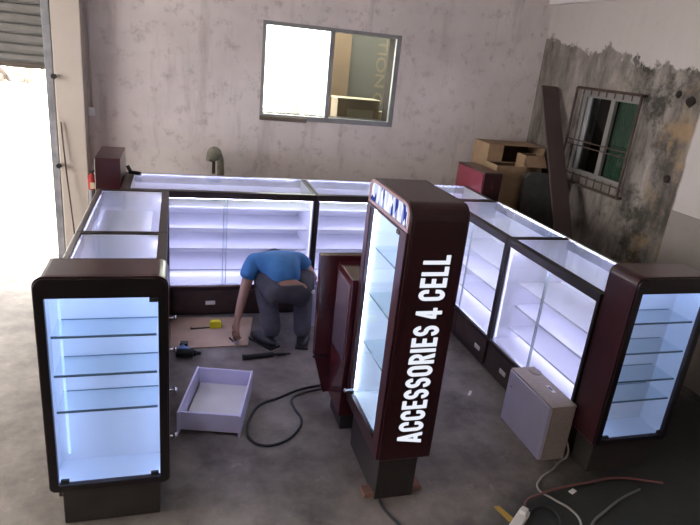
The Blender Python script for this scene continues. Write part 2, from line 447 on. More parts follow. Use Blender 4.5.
cg = MB(); P0 = -.045
zz0, zz1 = -.06, H+.02
for k in range(9):
    y = -.03 + (W+.06)*k/8
    if k in (0, 8):
        cg.tube((P0, y, zz0), (P0, y, zz1), .011, n=8)
    else:
        cg.tube((P0, y, zz0), (P0, y, zz0+.09), .006, n=6); cg.tube((P0, y, zz1-.05), (P0, y, zz1), .006, n=6)
for z in (zz0, zz1, zz0+.075, H*.42, H*.36):
    r = .011 if z in (zz0, zz1) else .005
    cg.tube((P0, -.03, z), (P0, W+.03, z), r, n=8)
for y in (-.03, W+.03):
    for z in (zz0, zz1): cg.tube((P0, y, z), (.0, y, z), .010, n=8)
cg.build('bar_cage', 'rust', w)

# --- outside
g = MB().box(-60, 60, YB+.2, 80, -.12, -.02).box(-60, -4.4, -40, YB+.2, -.12, -.02).box(-4.4, 60, -40, -5.4, -.12, -.02).build('ground', 'ext'); struct(g)
def shrub(x, y, r, h):
    m = MB()
    for k in range(160):
        a = random.uniform(0, 2*PI); t = random.random(); rr = r*math.sqrt(random.random())*(1-.4*t)
        c = Vector((rr*math.cos(a), rr*math.sin(a), h*t)); s = random.uniform(.12, .28)
        rot = Matrix.Rotation(random.uniform(0, 6.3), 3, 'Z') @ Matrix.Rotation(random.uniform(-1.2, 1.2), 3, 'X')
        vs = [m.bm.verts.new(c + rot @ Vector(p)) for p in ((-s*.35, 0, 0), (0, s*.2, .03), (s*.35, 0, 0), (0, s*1.2, 0))]
        m.bm.faces.new((vs[0], vs[1], vs[3])); m.bm.faces.new((vs[1], vs[2], vs[3]))
    o = m.build('shrub', 'leaf'); o.location = (x, y, -.02); return o
for i, (x, y, r, h) in enumerate(((-5.2, 24, 1.3, .9), (-3.6, 25.5, 1.2, .8), (-9.6, 23.5, 1.0, .8), (-5.4, 30, 1.6, 1.2))):
    tag(shrub(x, y, r, h), ['green shrub at the right of the rubble beyond the shutter doorway', 'yellow-green shrub next to the doorway rail, beyond the yard', 'low shrub among the rubble at the left of the doorway', 'tallest shrub at the back, just under the shutter'][i], 'shrub', 'shrubs beyond the yard')
rb = MB()
for k in range(60):
    rb.blob((random.gauss(-6.2, 1.0), random.gauss(20.5, 1.0), random.uniform(0, .35)), (random.uniform(.1, .4),)*3, 1, .35)
ro_ = rb.build('rubble_heap', 'rubble'); ro_['kind'] = 'stuff'; tag(ro_, 'pale rubble heap beyond the sunlit yard outside the doorway', 'rubble')
pb = MB()
pb.box(-.05, .05, -1.3, 1.3, -.03, .03, rot=Matrix.Rotation(.5, 3, 'Z') @ Matrix.Rotation(.35, 3, 'X'), at=(-4.9, 20.2, .55))
tag(pb.build('timber_pole', 'white'), 'pale timber pole sticking out of the rubble outside', 'pole')
tt = thing('bare_tree', 'thin pale branches of a tree outside the left window pane', 'tree', (2.45, 8.6, .0))
tm = MB(); tm.tube((0, 0, 0), (.05, 0, .9), .05, .035)
tm.build('trunk', 'olive', tt)
tm = MB()
for k in range(26):
    a = random.uniform(0, 6.28); z0_ = random.uniform(.4, .9); L_ = random.uniform(.25, .6)
    p0_ = Vector((.03, 0, z0_)); p1_ = p0_ + Vector((math.cos(a)*L_*.7, math.sin(a)*L_*.5, L_*.8)); tm.tube(p0_, p1_, .018, .008, n=5)
    for q in range(3):
        c_ = p1_ + Vector((random.gauss(0, .08), random.gauss(0, .08), random.gauss(0, .08))); tm.blob(c_, (.045, .045, .012), 1, .2, Matrix.Rotation(random.uniform(-1, 1), 3, 'X'))
tm.build('branches', 'olive', tt)
# things outside behind the right pane of the back window
t = thing('notice_board', 'grey-green board with faint upright lettering behind the right window pane', 'board', (2.02, 4.0, -.02))
MB().box(.17, 1.5, 0, .06, 0, 2.6).build('board_panel', 'boardgrey', t)
MB().box(-.03, .17, -.02, .10, 0, 2.6).build('post', 'tanwall', t)
text('lettering', 'TION C', .15, 'letter_tan', t, (.46, -.003, 2.14), (PI/2, PI/2, 0), offset=.002, width=.66)
led_ = thing('ledge', 'concrete ledge outside below the back window', 'ledge', (0, 0, 0))
led_.name = 'trim_4'; struct(led_)
MB().box(1.1, 2.9, 3.4, 3.9, -.02, 1.32).build('ledge_wall', 'rubble', led_)
t = thing('carton', 'tan carton with a pale panel on the ledge outside the window', 'box', (1.96, 3.46, 1.32))
MB().box(0, .42, 0, .25, 0, .215).build('carton_body', 'tanwall', t, .004)
MB().box(.10, .36, -.004, 0, .02, .13).build('pale_panel', 'weathered', t)
MB().box(-.008, .43, -.008, .25, .215, .225).build('rim', 'weathered', t)
tag(MB().box(2.40, 2.50, 3.50, 3.60, 1.32, 1.44).build('small_box', 'weathered', None, .004), 'small cream box beside the tan carton on the ledge', 'box')

# ------------------------------------------------------------------ towers
def tower(name, label, loc, rz, W, D, zb, zt, gl, gr, gb, gt, rt, base, led=None, led_x=.02, shelves=(), kind='lit', frame='black', rb=.018, header=0, strips=(0, 1, 2), shell='maroon', ledmat='led', group='maroon display towers'):
    t = thing(name, label, 'display case', loc, rz, group)
    out = rrect(0, W, zb, zt, rt, rb)
    MB().box(*base, 0, zb+.01).build('plinth', 'base', t, .004)
    if kind == 'solid':
        MB().prism(out, 0, D).build('cabinet_shell', shell, t, .003)
        return t
    inn = rrect(gl, W-gr, zb+gb, zt-gt, .002, .002)
    cav = rrect(gl-.026, W-gr+.026, zb+gb-.0234, zt-gt+.026, .002, .002)
    MB().ring(out, inn, 0, .012).ring(out, cav, .012, D-.012).prism(out, D-.012, D).build('cabinet_shell', shell, t, .002)
    li = MB(); e = .004
    hd_ = .026
    x0, x1, z0, z1 = gl-hd_+e/4, W-gr+hd_-e/4, zb+gb-hd_*.9+e/4, zt-gt+hd_-e/4
    li.box(x0, x1, D-.018, D-.012, z0, z1).box(x0, x0+e, .014, D-.018, z0, z1).box(x1-e, x1, .014, D-.018, z0, z1).box(x0, x1, .014, D-.018, z0, z0+e).box(x0, x1, .014, D-.018, z1-e, z1)
    li.build('lining', 'white', t)
    dr = MB().ring(rrect(.006, W-.006, zb+.006, (zt-.006) if not header else zt-header, rt*.85 if not header else .004, rb), rrect(gl, W-gr, zb+gb, zt-gt, .002, .002), -.012, -.001).build('door', frame, t, .002)
    MB().box(gl, W-gr, -.009, -.004, zb+gb, zt-gt).build('door_glass', 'glass', dr)
    cl = .018
    for x, z in ((gl+.008, zb+gb+.010), (W-gr-cl*1.7-.006, zb+gb+.010), (W-gr-cl*1.7, zt-gt-cl)):
        MB().box(x, x+cl*1.7, -.016, -.002, z, z+cl).build('hinge_clip', 'rubber', dr, .002)
    for z in shelves:
        s = MB().box(gl+.008, W-gr-.008, .02, D-.02, z, z+.007).build('glass_shelf', 'glasst', t)
        MB().box(gl+.008, W-gr-.008, .016, .02, z-.001, z+.008).box(gl+.008, W-gr-.008, D-.022, D-.019, z+.002, z+.005).build('shelf_edge', 'shelfedge', s)
    for xs in led or ():
        MB().box(xs-.004, xs+.004, D-.026, D-.018, zb+gb+.02, zt-gt-.012).build('led_strip', 'led_thin', t)
    for n_, a in enumerate(((gl-.021, gl-.011, .016, .026, zb+gb, zt-gt), (W-gr+.011, W-gr+.021, .016, .026, zb+gb, zt-gt), (gl, W-gr, .016, .026, zt-gt+.010, zt-gt+.020))):
        if n_ in strips: MB().box(*a).build('led_strip', ledmat, t)  # strips added behind the frame to light the case evenly
    return t
T1 = tower('display_tower', 'lit maroon display tower standing nearest the shutter doorway, front to camera', (0, 0, 0), 0, .457, .19, .191, 1.117, .037, .037, .035, .081, .042, (.04, .415, .03, .165), led=(.052,), shelves=(.866, .703, .545))
T3 = tower('display_tower', 'lit maroon display tower at the right front corner, beside the white cabinet box', (2.513, -.071, 0), 0, .457, .19, .191, 1.117, .037, .037, .035, .081, .042, (.04, .415, .03, .165), led=(.085,), strips=(0, 2), shelves=(.866, .703, .545, .43))
T2 = tower('sign_tower', 'tall maroon sign tower with ACCESSORIES 4 CELL in white letters', (1.356, .451, 0), -PI/2, .526, .249, .228, 1.429, .055, .078, .077, .128, .062, (.08, .50, .014, .205), led=(.12, .29), shelves=(), frame='maroon', ledmat='led_bright', header=.118)
# its header print and letters
hd = MB().prism(rrect(.035, .50, 1.328, 1.412, .038, .004), -.006, .0).build('header_sign', 'header', T2)
MB().ring(rrect(.008, .522, 1.312, 1.427, .055, .004), rrect(.035, .50, 1.328, 1.412, .038, .004), -.010, -.0005).build('header_frame', mat('rose_grey_edging', (.26, .16, .18), .3, coat=.4), T2, .002)
# condensed heavy capitals drawn as strokes; glyph x runs up the tower, glyph y towards its left edge
def glyphs(body, k, hgt, st=.175):
    m = MB(); x = 0
    def P(a, b_): return (.5265, .191 - b_*hgt, .325 + (x+a)*k)
    def poly(pts):
        A = [m.bm.verts.new(P(*p)) for p in pts]; B = [m.bm.verts.new(Vector(P(*p)) + Vector((.003, 0, 0))) for p in pts]
        n = len(pts); m.bm.faces.new(A); m.bm.faces.new(B[::-1])
        for q in range(n): m.bm.faces.new((A[q], B[q], B[(q+1) % n], A[(q+1) % n]))
    def bar(x0, x1, y0, y1): poly([(x0, y0), (x1, y0), (x1, y1), (x0, y1)])
    def arc(cx, cy, rx, ry, a0, a1, n=10):
        for q in range(n):
            t0, t1 = [math.radians(a0+(a1-a0)*(q+e)/n) for e in (0, 1)]
            poly([(cx+rx*math.cos(t0), cy+ry*math.sin(t0)), (cx+rx*math.cos(t1), cy+ry*math.sin(t1)),
                  (cx+(rx-st)*math.cos(t1), cy+(ry-st)*math.sin(t1)), (cx+(rx-st)*math.cos(t0), cy+(ry-st)*math.sin(t0))])
    for ch in body:
        if ch == ' ': x += .26; continue
        w = {'I': st, 'E': .46, 'L': .44, 'A': .62, 'O': .56, 'C': .54, '4': .54}.get(ch, .52); h = w/2
        if ch in 'EL':
            bar(0, st, 0, 1); bar(st, w, 0, st*.9)
            if ch == 'E': bar(st, w, 1-st*.9, 1); bar(st, w*.92, .5-st*.45, .5+st*.45)
        elif ch == 'I': bar(0, st, 0, 1)
        elif ch == 'A':
            poly([(0, 0), (st, 0), (h+st*.45, 1), (h-st*.52, 1)]); poly([(w-st, 0), (w, 0), (h+st*.52, 1), (h-st*.45, 1)]); bar(h-.15, h+.15, .17, .33)
        elif ch in 'CO':
            arc(h, 1-h, h, h, 0, 180); arc(h, h, h, h, 180, 360); bar(0, st, h, 1-h)
            if ch == 'O': bar(w-st, w, h, 1-h)
            else: bar(w-st, w, 1-h-.10, 1-h); bar(w-st, w, h, h+.10)
        elif ch == 'S':
            ry = (1+st)/4; arc(h, 1-ry, h, ry, 5, 270, 14); arc(h, ry, h, ry, 90, -175, 14)
        elif ch == 'R':
            bar(0, st, 0, 1); bar(st, h, 1-st*.9, 1); bar(st, h, .42, .42+st*.9); arc(w-.29, .71, .29, .29, -90, 90); poly([(w-st*1.05, 0), (w+.02, 0), (w*.72, .46), (w*.40, .46)])
        elif ch == '4':
            bar(w-.33, w-.33+st, 0, 1); bar(0, w, .20, .20+st*.85); poly([(0, .20), (.0, .38), (w-.33, 1), (w-.16, 1), (w-.33, .75), (.16, .36)])
        x += w + .115
    return m
gm = glyphs('ACCESSORIES 4 CELL', 1, .117)
E_ = 'ACCESSORIES 4 CE'
adv = sum(.26 if c == ' ' else {'I': .175, 'E': .46, 'L': .44, 'A': .62, 'O': .56, 'C': .54, '4': .54}  .get(c, .52) + .115 for c in E_)
gm.bm.free()
glyphs('ACCESSORIES 4 CELL', .812/adv, .117).build('lettering', 'sign', T2)
# glass shelves of the sign tower
for z in (.60, .86, 1.10):
    s = MB().box(.06, .44, .03, .22, z, z+.006).build('glass_shelf', 'glasst', T2)
    MB().box(.06, .44, .027, .03, z, z+.006).build('shelf_edge', 'shelfedge', s)
h = MB().tube((.10, -.012, .345), (.10, -.05, .345), .008).blob((.10, -.052, .345), (.013, .008, .013), 2).build('door_knob', 'chrome', T2)
T6 = tower('corner_post', 'plain maroon post cabinet at the back left corner, beside the red canister', (-.044, 2.64, 0), -PI/2, .476, .164, .19, 1.119, 0, 0, 0, 0, .012, (.03, .44, .02, .14), kind='solid', group='maroon corner posts')
T5 = tower('corner_post', 'reddish maroon post cabinet at the back right corner, beside the cartons', (2.957, 2.75, 0), -PI/2, .505, .166, .19, 1.125, 0, 0, 0, 0, .012, (.03, .44, .02, .14), kind='solid', group='maroon corner posts')
MB().box(.012, .493, -.008, .0, .30, 1.112).build('side_panel', 'maroon_hi', T5, .003)

# ------------------------------------------------------------------ counters
HC = .95
def counter(label, loc, rz, L, D, tray=True, group='glass display counters', end0=.02, end1=.02, handles=(0.3, .8), drawers=2, lm='ledv', solid0=0, da0=None, hoff=0, rail='chrome', handle_m='label', knob=False):
    t = thing('display_counter', label, 'display counter', loc, rz, group)
    MB().box(0, L, .02, D, 0, .222).build('base_cabinet', 'dark_wood', t, .003)
    n = drawers; a0 = (solid0 if da0 is None else da0)+.012
    for k in range(n):
        x0 = a0 + (L-a0-.012)*k/n + .004; x1 = a0 + (L-a0-.012)*(k+1)/n - .004
        dw = MB().box(x0, x1, .0, .02, .03, .205).build('drawer_front', 'dark_wood', t, .002)
        c = (x0+x1)/2 + hoff
        if knob: MB().tube((c, 0, .11), (c, -.042, .11), .008).blob((c, -.045, .11), (.018, .014, .018), 2).build('drawer_knob', 'chrome', dw)
        else: MB().box(c-.035, c+.035, -.006, 0, .092, .122).build('drawer_handle', handle_m, dw, .002)
    # carcass, dark outside
    c = MB()
    c.box(0, .007, 0, D, .222, HC).box(L-.007, L, 0, D, .222, HC).box(.007, L-.007, D-.007, D, .222, HC-.05)
    c.box(0, L, .0, D, .222, .236)
    if solid0: c.box(0, solid0, .0, D, .236, HC)
    c.build('carcass', 'maroon', t)
    l = MB(); a = .007+solid0; b = L-.007
    l.box(a, a+.014, .02, D-.007, .236, HC-.008).box(b-.014, b, .02, D-.007, .236, HC-.008).box(a, b, D-.021, D-.007, .236, HC-.05).box(a, b, .02, D-.02, .236, .246)
    l.build('white_lining', 'white', t)
    f = MB()
    f.box(solid0, L, -.006, .04, HC-.048, HC)          # dark top rail
    f.box(solid0, solid0+.02, -.006, .018, .236, HC-.04).box(L-.02, L, -.006, .018, .236, HC-.04)
    f.box(solid0, solid0+.018, .04, D, HC-.02, HC).box(L-.018, L, .04, D, HC-.02, HC)
    f.build('front_frame', 'dark_frame', t, .002)
    MB().box(solid0, L, D-.03, D, HC-.05, HC+.002).build('edge_rail', rail, t, .003)
    MB().box(solid0+.02, L-.02, -.004, .016, .236, .250).build('door_track', 'chrome', t)
    MB().box(solid0+.018, L-.018, .04, D-.03, HC-.010, HC-.002).build('glass_top', 'glasst', t)
    mid = solid0 + (L-solid0)/2
    for k, (p, q, yy) in enumerate(((solid0+.02, mid+.012, .003), (mid-.012, L-.02, .010))):
        g_ = MB().box(p, q, yy, yy+.005, .25, HC-.048).build('sliding_door', 'glass', t)
        e = q if k == 0 else p
        MB().box(e-.002, e+.002, yy-.001, yy+.006, .25, HC-.048).build('glass_edge', 'glassedge', g_)
    if tray:
        ty = MB().box(a+.014, b-.014, .10, D-.021, .80, .812).build('tray', 'white', t)
        MB().box(a+.02, b-.02, .22, .235, .795, .80).build('led_strip', 'led_shelf_fill', ty)
    for z, v in ((.645, .13), (.49, .13), (.325, .13)) if True else ():
        sh = MB().box(a+.014, b-.014, v, D-.021, z-.012, z).build('shelf', 'white', t)
        MB().box(a+.02, b-.02, v+.09, v+.105, z-.017, z-.012).build('led_strip', 'led_shelf_fill', sh)  # unseen strips added under tray and shelves to brighten the case
    MB().box(a+.02, b-.02, .026, .038, HC-.058, HC-.049).build('led_strip', lm, t)
    MB().box(a+.02, b-.02, D-.034, D-.026, HC-.044, HC-.032).build('led_strip', lm, t)
    MB().box(a+.014, b-.014, D-.041, D-.036, HC-.066, HC-.012).build('light_shield', 'chrome', t)
    MB().box(a+.016, a+.022, .026, .034, .26, HC-.06).build('led_strip', 'led_side', t)
    MB().box(b-.022, b-.016, .026, .034, .26, HC-.06).build('led_strip', 'led_side', t)
    return t
DL = .445
counter('left row glass counter next to the front display tower', (.435, .195, 0), PI/2, .85, DL, knob=True, rail='dark_wood')
counter('left row glass counter at the back, near the maroon corner post', (.435, 1.05, 0), PI/2, .938, DL, knob=True, rail='dark_wood')
counter('long back row glass counter behind the crouching person', (.125, 2.0, 0), 0, 1.352, .54, solid0=.045, da0=.32, hoff=.02)
counter('back row glass counter at the right, partly behind the sign tower', (1.482, 2.0, 0), 0, 1.46, .54)
counter('right row glass counter at the back, beside the dark plank', (2.51, 1.99, 0), -PI/2, .955, .47, tray=False, hoff=.13)
counter('right row glass counter behind the white cabinet box', (2.51, 1.03, 0), -PI/2, .905, .47, tray=False)

# low maroon cabinet behind the sign tower
t = thing('low_cabinet', 'low maroon cabinet on a dark plinth behind the sign tower', 'cabinet', (0, 0, 0))
MB().box(1.345, 1.53, .50, .72, 0, .115).build('plinth', 'base', t, .004)
MB().box(1.32, 1.57, .462, .745, .112, .90).build('cabinet_shell', 'maroon_mid', t, .004)
MB().prism([(1.222, .93), (1.57, .93), (1.57, .10), (1.300, .085), (1.232, .325)], .745, .795).build('end_panel', 'maroon_mid', t, .003)
MB().box(1.315, 1.32, .485, .715, .44, .865).build('smoked_panel', 'mirror', t, .001)
MB().box(1.222, 1.30, .741, .746, .318, .332).build('seam_strip', 'maroon', t)

# ------------------------------------------------------------------ floor objects
# white drawer
t = thing('drawer', 'empty white drawer lying on the concrete behind the front tower', 'drawer', (.500, .592, 0), math.radians(-14.5))
w_, d_, hh = .305, .46, .125
MB().box(.01, w_-.01, .012, d_-.012, .02, .028).build('bottom_panel', 'label', t)
MB().box(-.012, .0, -.012, d_, .0, hh+.004).build('side_panel', 'violet_white', t, .002)
MB().box(w_, w_+.012, -.012, d_, .0, hh+.004).build('side_panel', 'violet_white', t, .002)
MB().box(.0, w_, .0, .012, .018, hh).build('front_panel', 'violet_white', t, .002)
MB().box(.0, w_, d_-.012, d_, .0, hh).build('back_panel', 'violet_white', t, .002)
# white cabinet box
t = thing('cabinet_box', 'white-doored chipboard cabinet box against the right counter', 'cabinet', (2.345, .08, 0), 0)
MB().box(.012, .15, .0, .405, 0, .322).box(.0, .152, -.002, .407, .322, .334).build('carcass', 'particle', t, .002)
MB().box(-.008, .012, .004, .401, .004, .326).build('door', 'violet_white', t, .002)
MB().box(.09, .112, .13, .20, .334, .336).build('paper_label', 'white', t)
MB().box(.095, .107, .15, .185, .336, .337).build('label_print', 'black', t)
MB().tube((-.008, .36, .24), (-.011, .36, .24), .006).build('keyhole', 'steel', t)
MB().blob((.12, .35, .336), (.035, .045, .008), 2).build('paper_scrap', 'particle', t)
# grey box by the person's foot
t = thing('drawer', 'pale grey drawer stood on end beside the person, against the back counter', 'drawer', (1.415, 1.76, 0))
MB().box(.0, .10, .0, .012, .0, .325).build('front_panel', 'violet_white', t, .002)
for x in (0, .088): MB().box(x, x+.012, .012, .11, 0, .325).build('side_panel', 'violet_white', t, .002)
MB().box(.012, .088, .098, .11, 0, .325).build('back_panel', 'violet_white', t, .002)
MB().box(.012, .088, .012, .098, 0, .012).build('bottom_panel', 'violet_white', t)
# plywood on the floor
p = MB().prism([(.448, 1.49), (.955, 1.50), (1.04, 1.93), (.448, 1.97)], .0, .009, 'z').build('plywood_board', 'ply', None, .001)
tag(p, 'thin tan plywood board lying on the floor under the yellow tape', 'board')
# tape measure
t = thing('tape_measure', 'yellow tape measure lying on the plywood board', 'tape measure', (.755, 1.785, .009), .1)
MB().prism(rrect(-.040, .040, 0, .052, .02, .006), -.020, .020).build('tape_case', 'yellow', t, .004)
MB().box(.034, .046, -.015, .015, .004, .03).build('grip', 'rubber', t, .003)
MB().box(-.165, -.038, -.008, .008, .001, .0035).box(-.168, -.165, -.009, .009, .0, .010).build('tape_blade', 'rubber', t)
# long black tool
t = thing('caulking_gun', 'long black tube-shaped tool lying on the floor behind the person', 'tool', (.905, 1.315, .018), math.radians(6.5))
MB().tube((0, 0, 0), (.20, 0, 0), .018).tube((-.004, 0, 0), (.006, 0, 0), .020).build('barrel', 'rubber', t)
MB().tube((.20, 0, 0), (.32, 0, -.008), .010, .006).build('rod', 'rubber', t)
MB().box(.23, .29, -.006, .006, -.018, -.004).build('trigger', 'rubber', t, .002)
# drill
t = thing('power_drill', 'blue and black power drill on the floor beside the front tower', 'tool', (.535, 1.385, .035), math.radians(-12))
MB().tube((-.05, 0, 0), (.06, 0, 0), .030).tube((.06, 0, 0), (.075, 0, 0), .022).build('motor_body', 'rubber', t, .003)
MB().tube((.075, 0, 0), (.105, 0, 0), .015, .010).build('chuck', 'rubber', t)
MB().tube((-.02, .02, -.005), (-.03, .10, -.012), .017, .019).build('handle', 'blue', t, .003)
MB().box(-.05, .0, .095, .14, -.035, .01).build('battery', 'rubber', t, .004)
MB().box(-.04, .03, -.012, .022, .024, .034).build('top_cover', 'blue', t, .003)
# floor cables
Z = .006
def flat(pts, z=Z): return [(x, y, z) for x, y in pts]
tag(curve('power_cable', flat([(1.36, .95), (1.206, .914), (1.04, .826), (.955, .788), (.872, .655), (.85, .569), (.858, .47), (.909, .417), (1.003, .42), (1.11, .508), (1.153, .612), (1.135, .72), (1.14, .82), (1.212, .872), (1.34, .905)]), .0075, 'rubber'),
    'black cable in an open loop on the floor beside the white drawer', 'cable')
tag(curve('power_cable', [(1.392, -.060, Z), (1.391, -.094, Z), (1.405, -.153, Z), (1.43, -.218, Z), (1.50, -.36, Z)], .006, 'rubber'),
    'black cable running from under the sign tower to the camera', 'cable')
tag(curve('power_cable', [(2.515, .13, .12), (2.50, .06, .03), (2.47, .06, Z), (2.381, .003, Z), (2.264, -.056, Z), (2.211, -.12, Z), (2.247, -.196, Z), (2.291, -.271, Z), (2.295, -.336, Z), (2.26, -.40, Z)], .0055, 'cordwhite'),
    'white cable winding from behind the cabinet box over the floor', 'cable')
tag(curve('power_cable', flat([(2.05, -.25), (2.09, -.20), (2.193, -.167), (2.322, -.146), (2.51, -.132), (2.668, -.127), (2.9, -.2)], .020), .0055, 'cordred'),
    'dull red cable running from the socket strip under the right tower', 'cable')
tag(curve('power_cable', flat([(2.065, -.262), (2.115, -.235), (2.16, -.232), (2.195, -.258), (2.20, -.30), (2.18, -.36)], .008), .0055, 'rubber'),
    'short black cable curling out of the socket strip', 'cable')
tag(curve('power_cable', flat([(2.30, -.42), (2.338, -.375), (2.46, -.312), (2.611, -.249), (2.75, -.21)]), .006, 'cordgrey'),
    'dark grey cable on the floor below the right tower', 'cable')
t = thing('power_strip', 'white socket strip with a red end at the bottom of the photo', 'socket', (1.995, -.30, 0), math.radians(38))
MB().box(-.10, .07, -.024, .024, 0, .030).build('strip_case', 'cream', t, .005).data.materials[0] = M['label']
MB().box(-.13, -.10, -.024, .024, 0, .030).build('end_cap', 'red', t, .004)
MB().box(.02, .06, -.016, .016, .030, .050).build('plug', 'label', t, .004)
tag(MB().prism([(1.925, -.19), (1.952, -.19), (1.985, -.285), (1.95, -.29)], 0, .004, 'z').build('card_scrap', 'ochre'), 'ochre yellow scrap of card beside the socket strip', 'scrap')
tag(MB().box(-.03, .03, -.008, .008, 0, .003, rot=Matrix.Rotation(.9, 3, 'Z'), at=(2.27, .75, 0)).build('paper_scrap', 'label'), 'thin white paper scrap on the floor left of the cabinet box', 'scrap')
tag(MB().box(-.02, .02, -.012, .012, 0, .004, rot=Matrix.Rotation(.4, 3, 'Z'), at=(2.385, -.16, 0)).build('paper_scrap', 'label'), 'small pale scrap beside the red cable', 'scrap')
for i, (x0, x1, y0, y1) in enumerate(((1.325, 1.378, -.035, .03), (1.565, 1.62, -.02, .05))):
    tag(MB().box(x0, x1, y0, y1, 0, .022).build('timber_block', 'blockwood', None, .002), 'small reddish timber block at the %s of the sign tower plinth' % ('left side' if i == 0 else 'right side'), 'block', 'blocks by the sign tower')

# ------------------------------------------------------------------ back corner clutter
def carton(name, label, loc, rz, w, d, h, flaps, open_front=False):
    t = thing(name, label, 'box', loc, rz, 'cartons in the back corner')
    m = MB(); k = .006
    m.box(0, k, 0, d, 0, h).box(w-k, w, 0, d, 0, h).box(k, w-k, d-k, d, 0, h).box(k, w-k, 0, d, 0, k)
    if not open_front: m.box(k, w-k, 0, k, k, h)
    else: m.box(k, w-k, k, d-k, h-k, h)
    m.build('carton_walls', 'kraft', t)
    MB().box(k, w-k, d-k-.002, d-k, k, h-k).build('carton_inside', 'kraft_shade', t)
    for (x0, x1, y0, y1, hinge, ang, ax) in flaps:
        f = MB().box(x0, x1, y0, y1, -.002, .002).build('flap', 'kraft', t)
        f.location = hinge; f.rotation_euler = (ang, 0, 0) if ax == 'x' else (0, ang, 0)
    return t
# hidden stack underneath carries them
carton('carton', 'large kraft carton on the floor at the bottom of the corner stack', (3.15, 2.455, 0), 0, .67, .64, .62, [])
carton('carton', 'open kraft carton with a dark inside on top of the corner stack', (3.20, 2.77, .622), 0, .60, .30, .40, [])
carton('carton', 'kraft carton at the front of the stack, tall plain side towards the counter', (3.195, 2.48, .622), math.radians(-3), .29, .22, .53, [])
tb = carton('carton', 'wide kraft carton lying on its side, mouth open and dark, topmost of the stack', (3.235, 2.755, 1.022), math.radians(-3), .58, .32, .275, [], open_front=True)
MB().box(.0, .15, -.006, -.001, .0, .275).build('flap', 'kraft', tb)
carton('carton', 'kraft carton half hidden behind the dark grey padded board', (3.50, 2.49, .622), 0, .29, .22, .42, [])
tc = carton('carton', 'small kraft carton with its lid flap folded forward, beside the plank', (3.495, 2.54, 1.044), math.radians(-3), .19, .15, .20, [(0, .19, -.12, 0, (0, .0, .20), math.radians(50), 'x')])
t = thing('seat_pad', 'dark grey padded board with rounded top in front of the cartons', 'panel', (3.425, 2.36, 0), math.radians(-8))
MB().prism(rrect(0, .36, .0, 1.12, .06, .01), 0, .07).build('padding', 'greyfab', t, .015)
MB().box(.03, .31, .07, .085, .05, 1.0).build('backing', 'plank', t)
# leaning plank
A = Vector((3.42, 1.28, .0)); B = Vector((3.80, 2.84, 1.84)); dv = (B-A); Ln = dv.length; dz = dv.normalized()
sx_ = Vector((dz.y, -dz.x, 0)).normalized(); nrm = sx_.cross(dz).normalized()
b = MB(); b.box(-.075, .075, -.0125, .0125, .03, Ln)
o = b.build('plank', 'plank', None, .002)
o.matrix_world = Matrix(((sx_.x, nrm.x, dz.x, A.x), (sx_.y, nrm.y, dz.y, A.y), (sx_.z, nrm.z, dz.z, A.z), (0, 0, 0, 1)))
tag(o, 'long dark brown plank leaning against the peeling right wall', 'plank')
# left side bits
t = thing('electrical_box', 'small white electrical box with a conduit on the back wall', 'socket', (-.168, YB, 1.27))
MB().box(-.026, .026, -.035, 0, 0, .062).build('box_cover', 'cream', t, .004).data.materials[0] = M['white']
MB().tube((0, -.012, .062), (0, -.012, 1.8), .009).build('conduit', 'pillar', t, smooth=True)
tag(curve('thin_rod', [(-.372, 2.985, 1.23), (-.355, 2.96, .9), (-.325, 2.93, .5), (-.29, 2.88, .008)], .006, 'plank'), 'thin brown rod leaning against the pillar', 'rod')
t = thing('canister', 'small red canister with a cream neck behind the left corner post', 'canister', (-.172, 3.0, 0))
MB().tube((0, 0, 0), (0, 0, .70), .035, n=16).build('stand', 'steel', t)
MB().tube((0, 0, .70), (0, 0, .80), .030, .033, n=18).tube((0, 0, .80), (0, 0, .83), .033, .014, n=18).build('shell', 'red', t, smooth=False)
MB().tube((0, 0, .83), (0, 0, .85), .014).box(-.004, .03, -.006, .006, .845, .855).build('nozzle', 'rubber', t)
MB().box(-.012, .024, -.036, -.030, .71, .76).build('sticker', 'cream', t)
# bent hose behind the back counter
t = thing('gooseneck_hose', 'grey-green bent hose rising behind the long back counter', 'hose', (.80, 2.95, 0))
curve('hose', [(.045, 0, .005), (.045, 0, .70), (.05, 0, .93), (.035, 0, 1.03), (.0, 0, 1.075), (-.035, 0, 1.03), (-.045, 0, .985)], .030, 'olive', t)
MB().blob((-.004, 0, 1.045), (.062, .055, .062), 3).build('hood', 'olive', t, smooth=True)
MB().tube((-.008, 0, .88), (-.008, 0, 1.0), .014).build('bracket', 'plank', t)
t = thing('hand_grip', 'small dark pistol-shaped tool lying on the back counter corner', 'tool', (.20, 2.44, HC+.003), -.5)
MB().tube((-.05, 0, .015), (.04, 0, .015), .014).build('barrel', 'rubber', t)
MB().tube((-.04, 0, .02), (-.065, .0, .06), .013).build('grip', 'rubber', t)

# ------------------------------------------------------------------ person
def skin_mesh(name, verts, edges, m, parent, sub=2, root=0, extra=None):
    me = bpy.data.meshes.new(name); me.from_pydata([v[0] for v in verts], edges, []); o = bpy.data.objects.new(name + '_tmp', me); COL.objects.link(o)
    md = o.modifiers.new('s', 'SKIN'); md.use_smooth_shade = True; md.branch_smoothing = .6
    for i, v in enumerate(verts):
        r = v[1]; me.skin_vertices[0].data[i].radius = r if isinstance(r, tuple) else (r, r)
        me.skin_vertices[0].data[i].use_root = (i == root)
    md = o.modifiers.new('u', 'SUBSURF'); md.levels = sub; md.render_levels = sub
    dg = bpy.context.evaluated_depsgraph_get(); out = bpy.data.meshes.new_from_object(o.evaluated_get(dg)); out.name = name
    bpy.data.objects.remove(o)
    out.materials.clear(); out.materials.append(M[m])
    for p in out.polygons: p.use_smooth = True
    q = bpy.data.objects.new(name, out); COL.objects.link(q); q.parent = parent
    return q
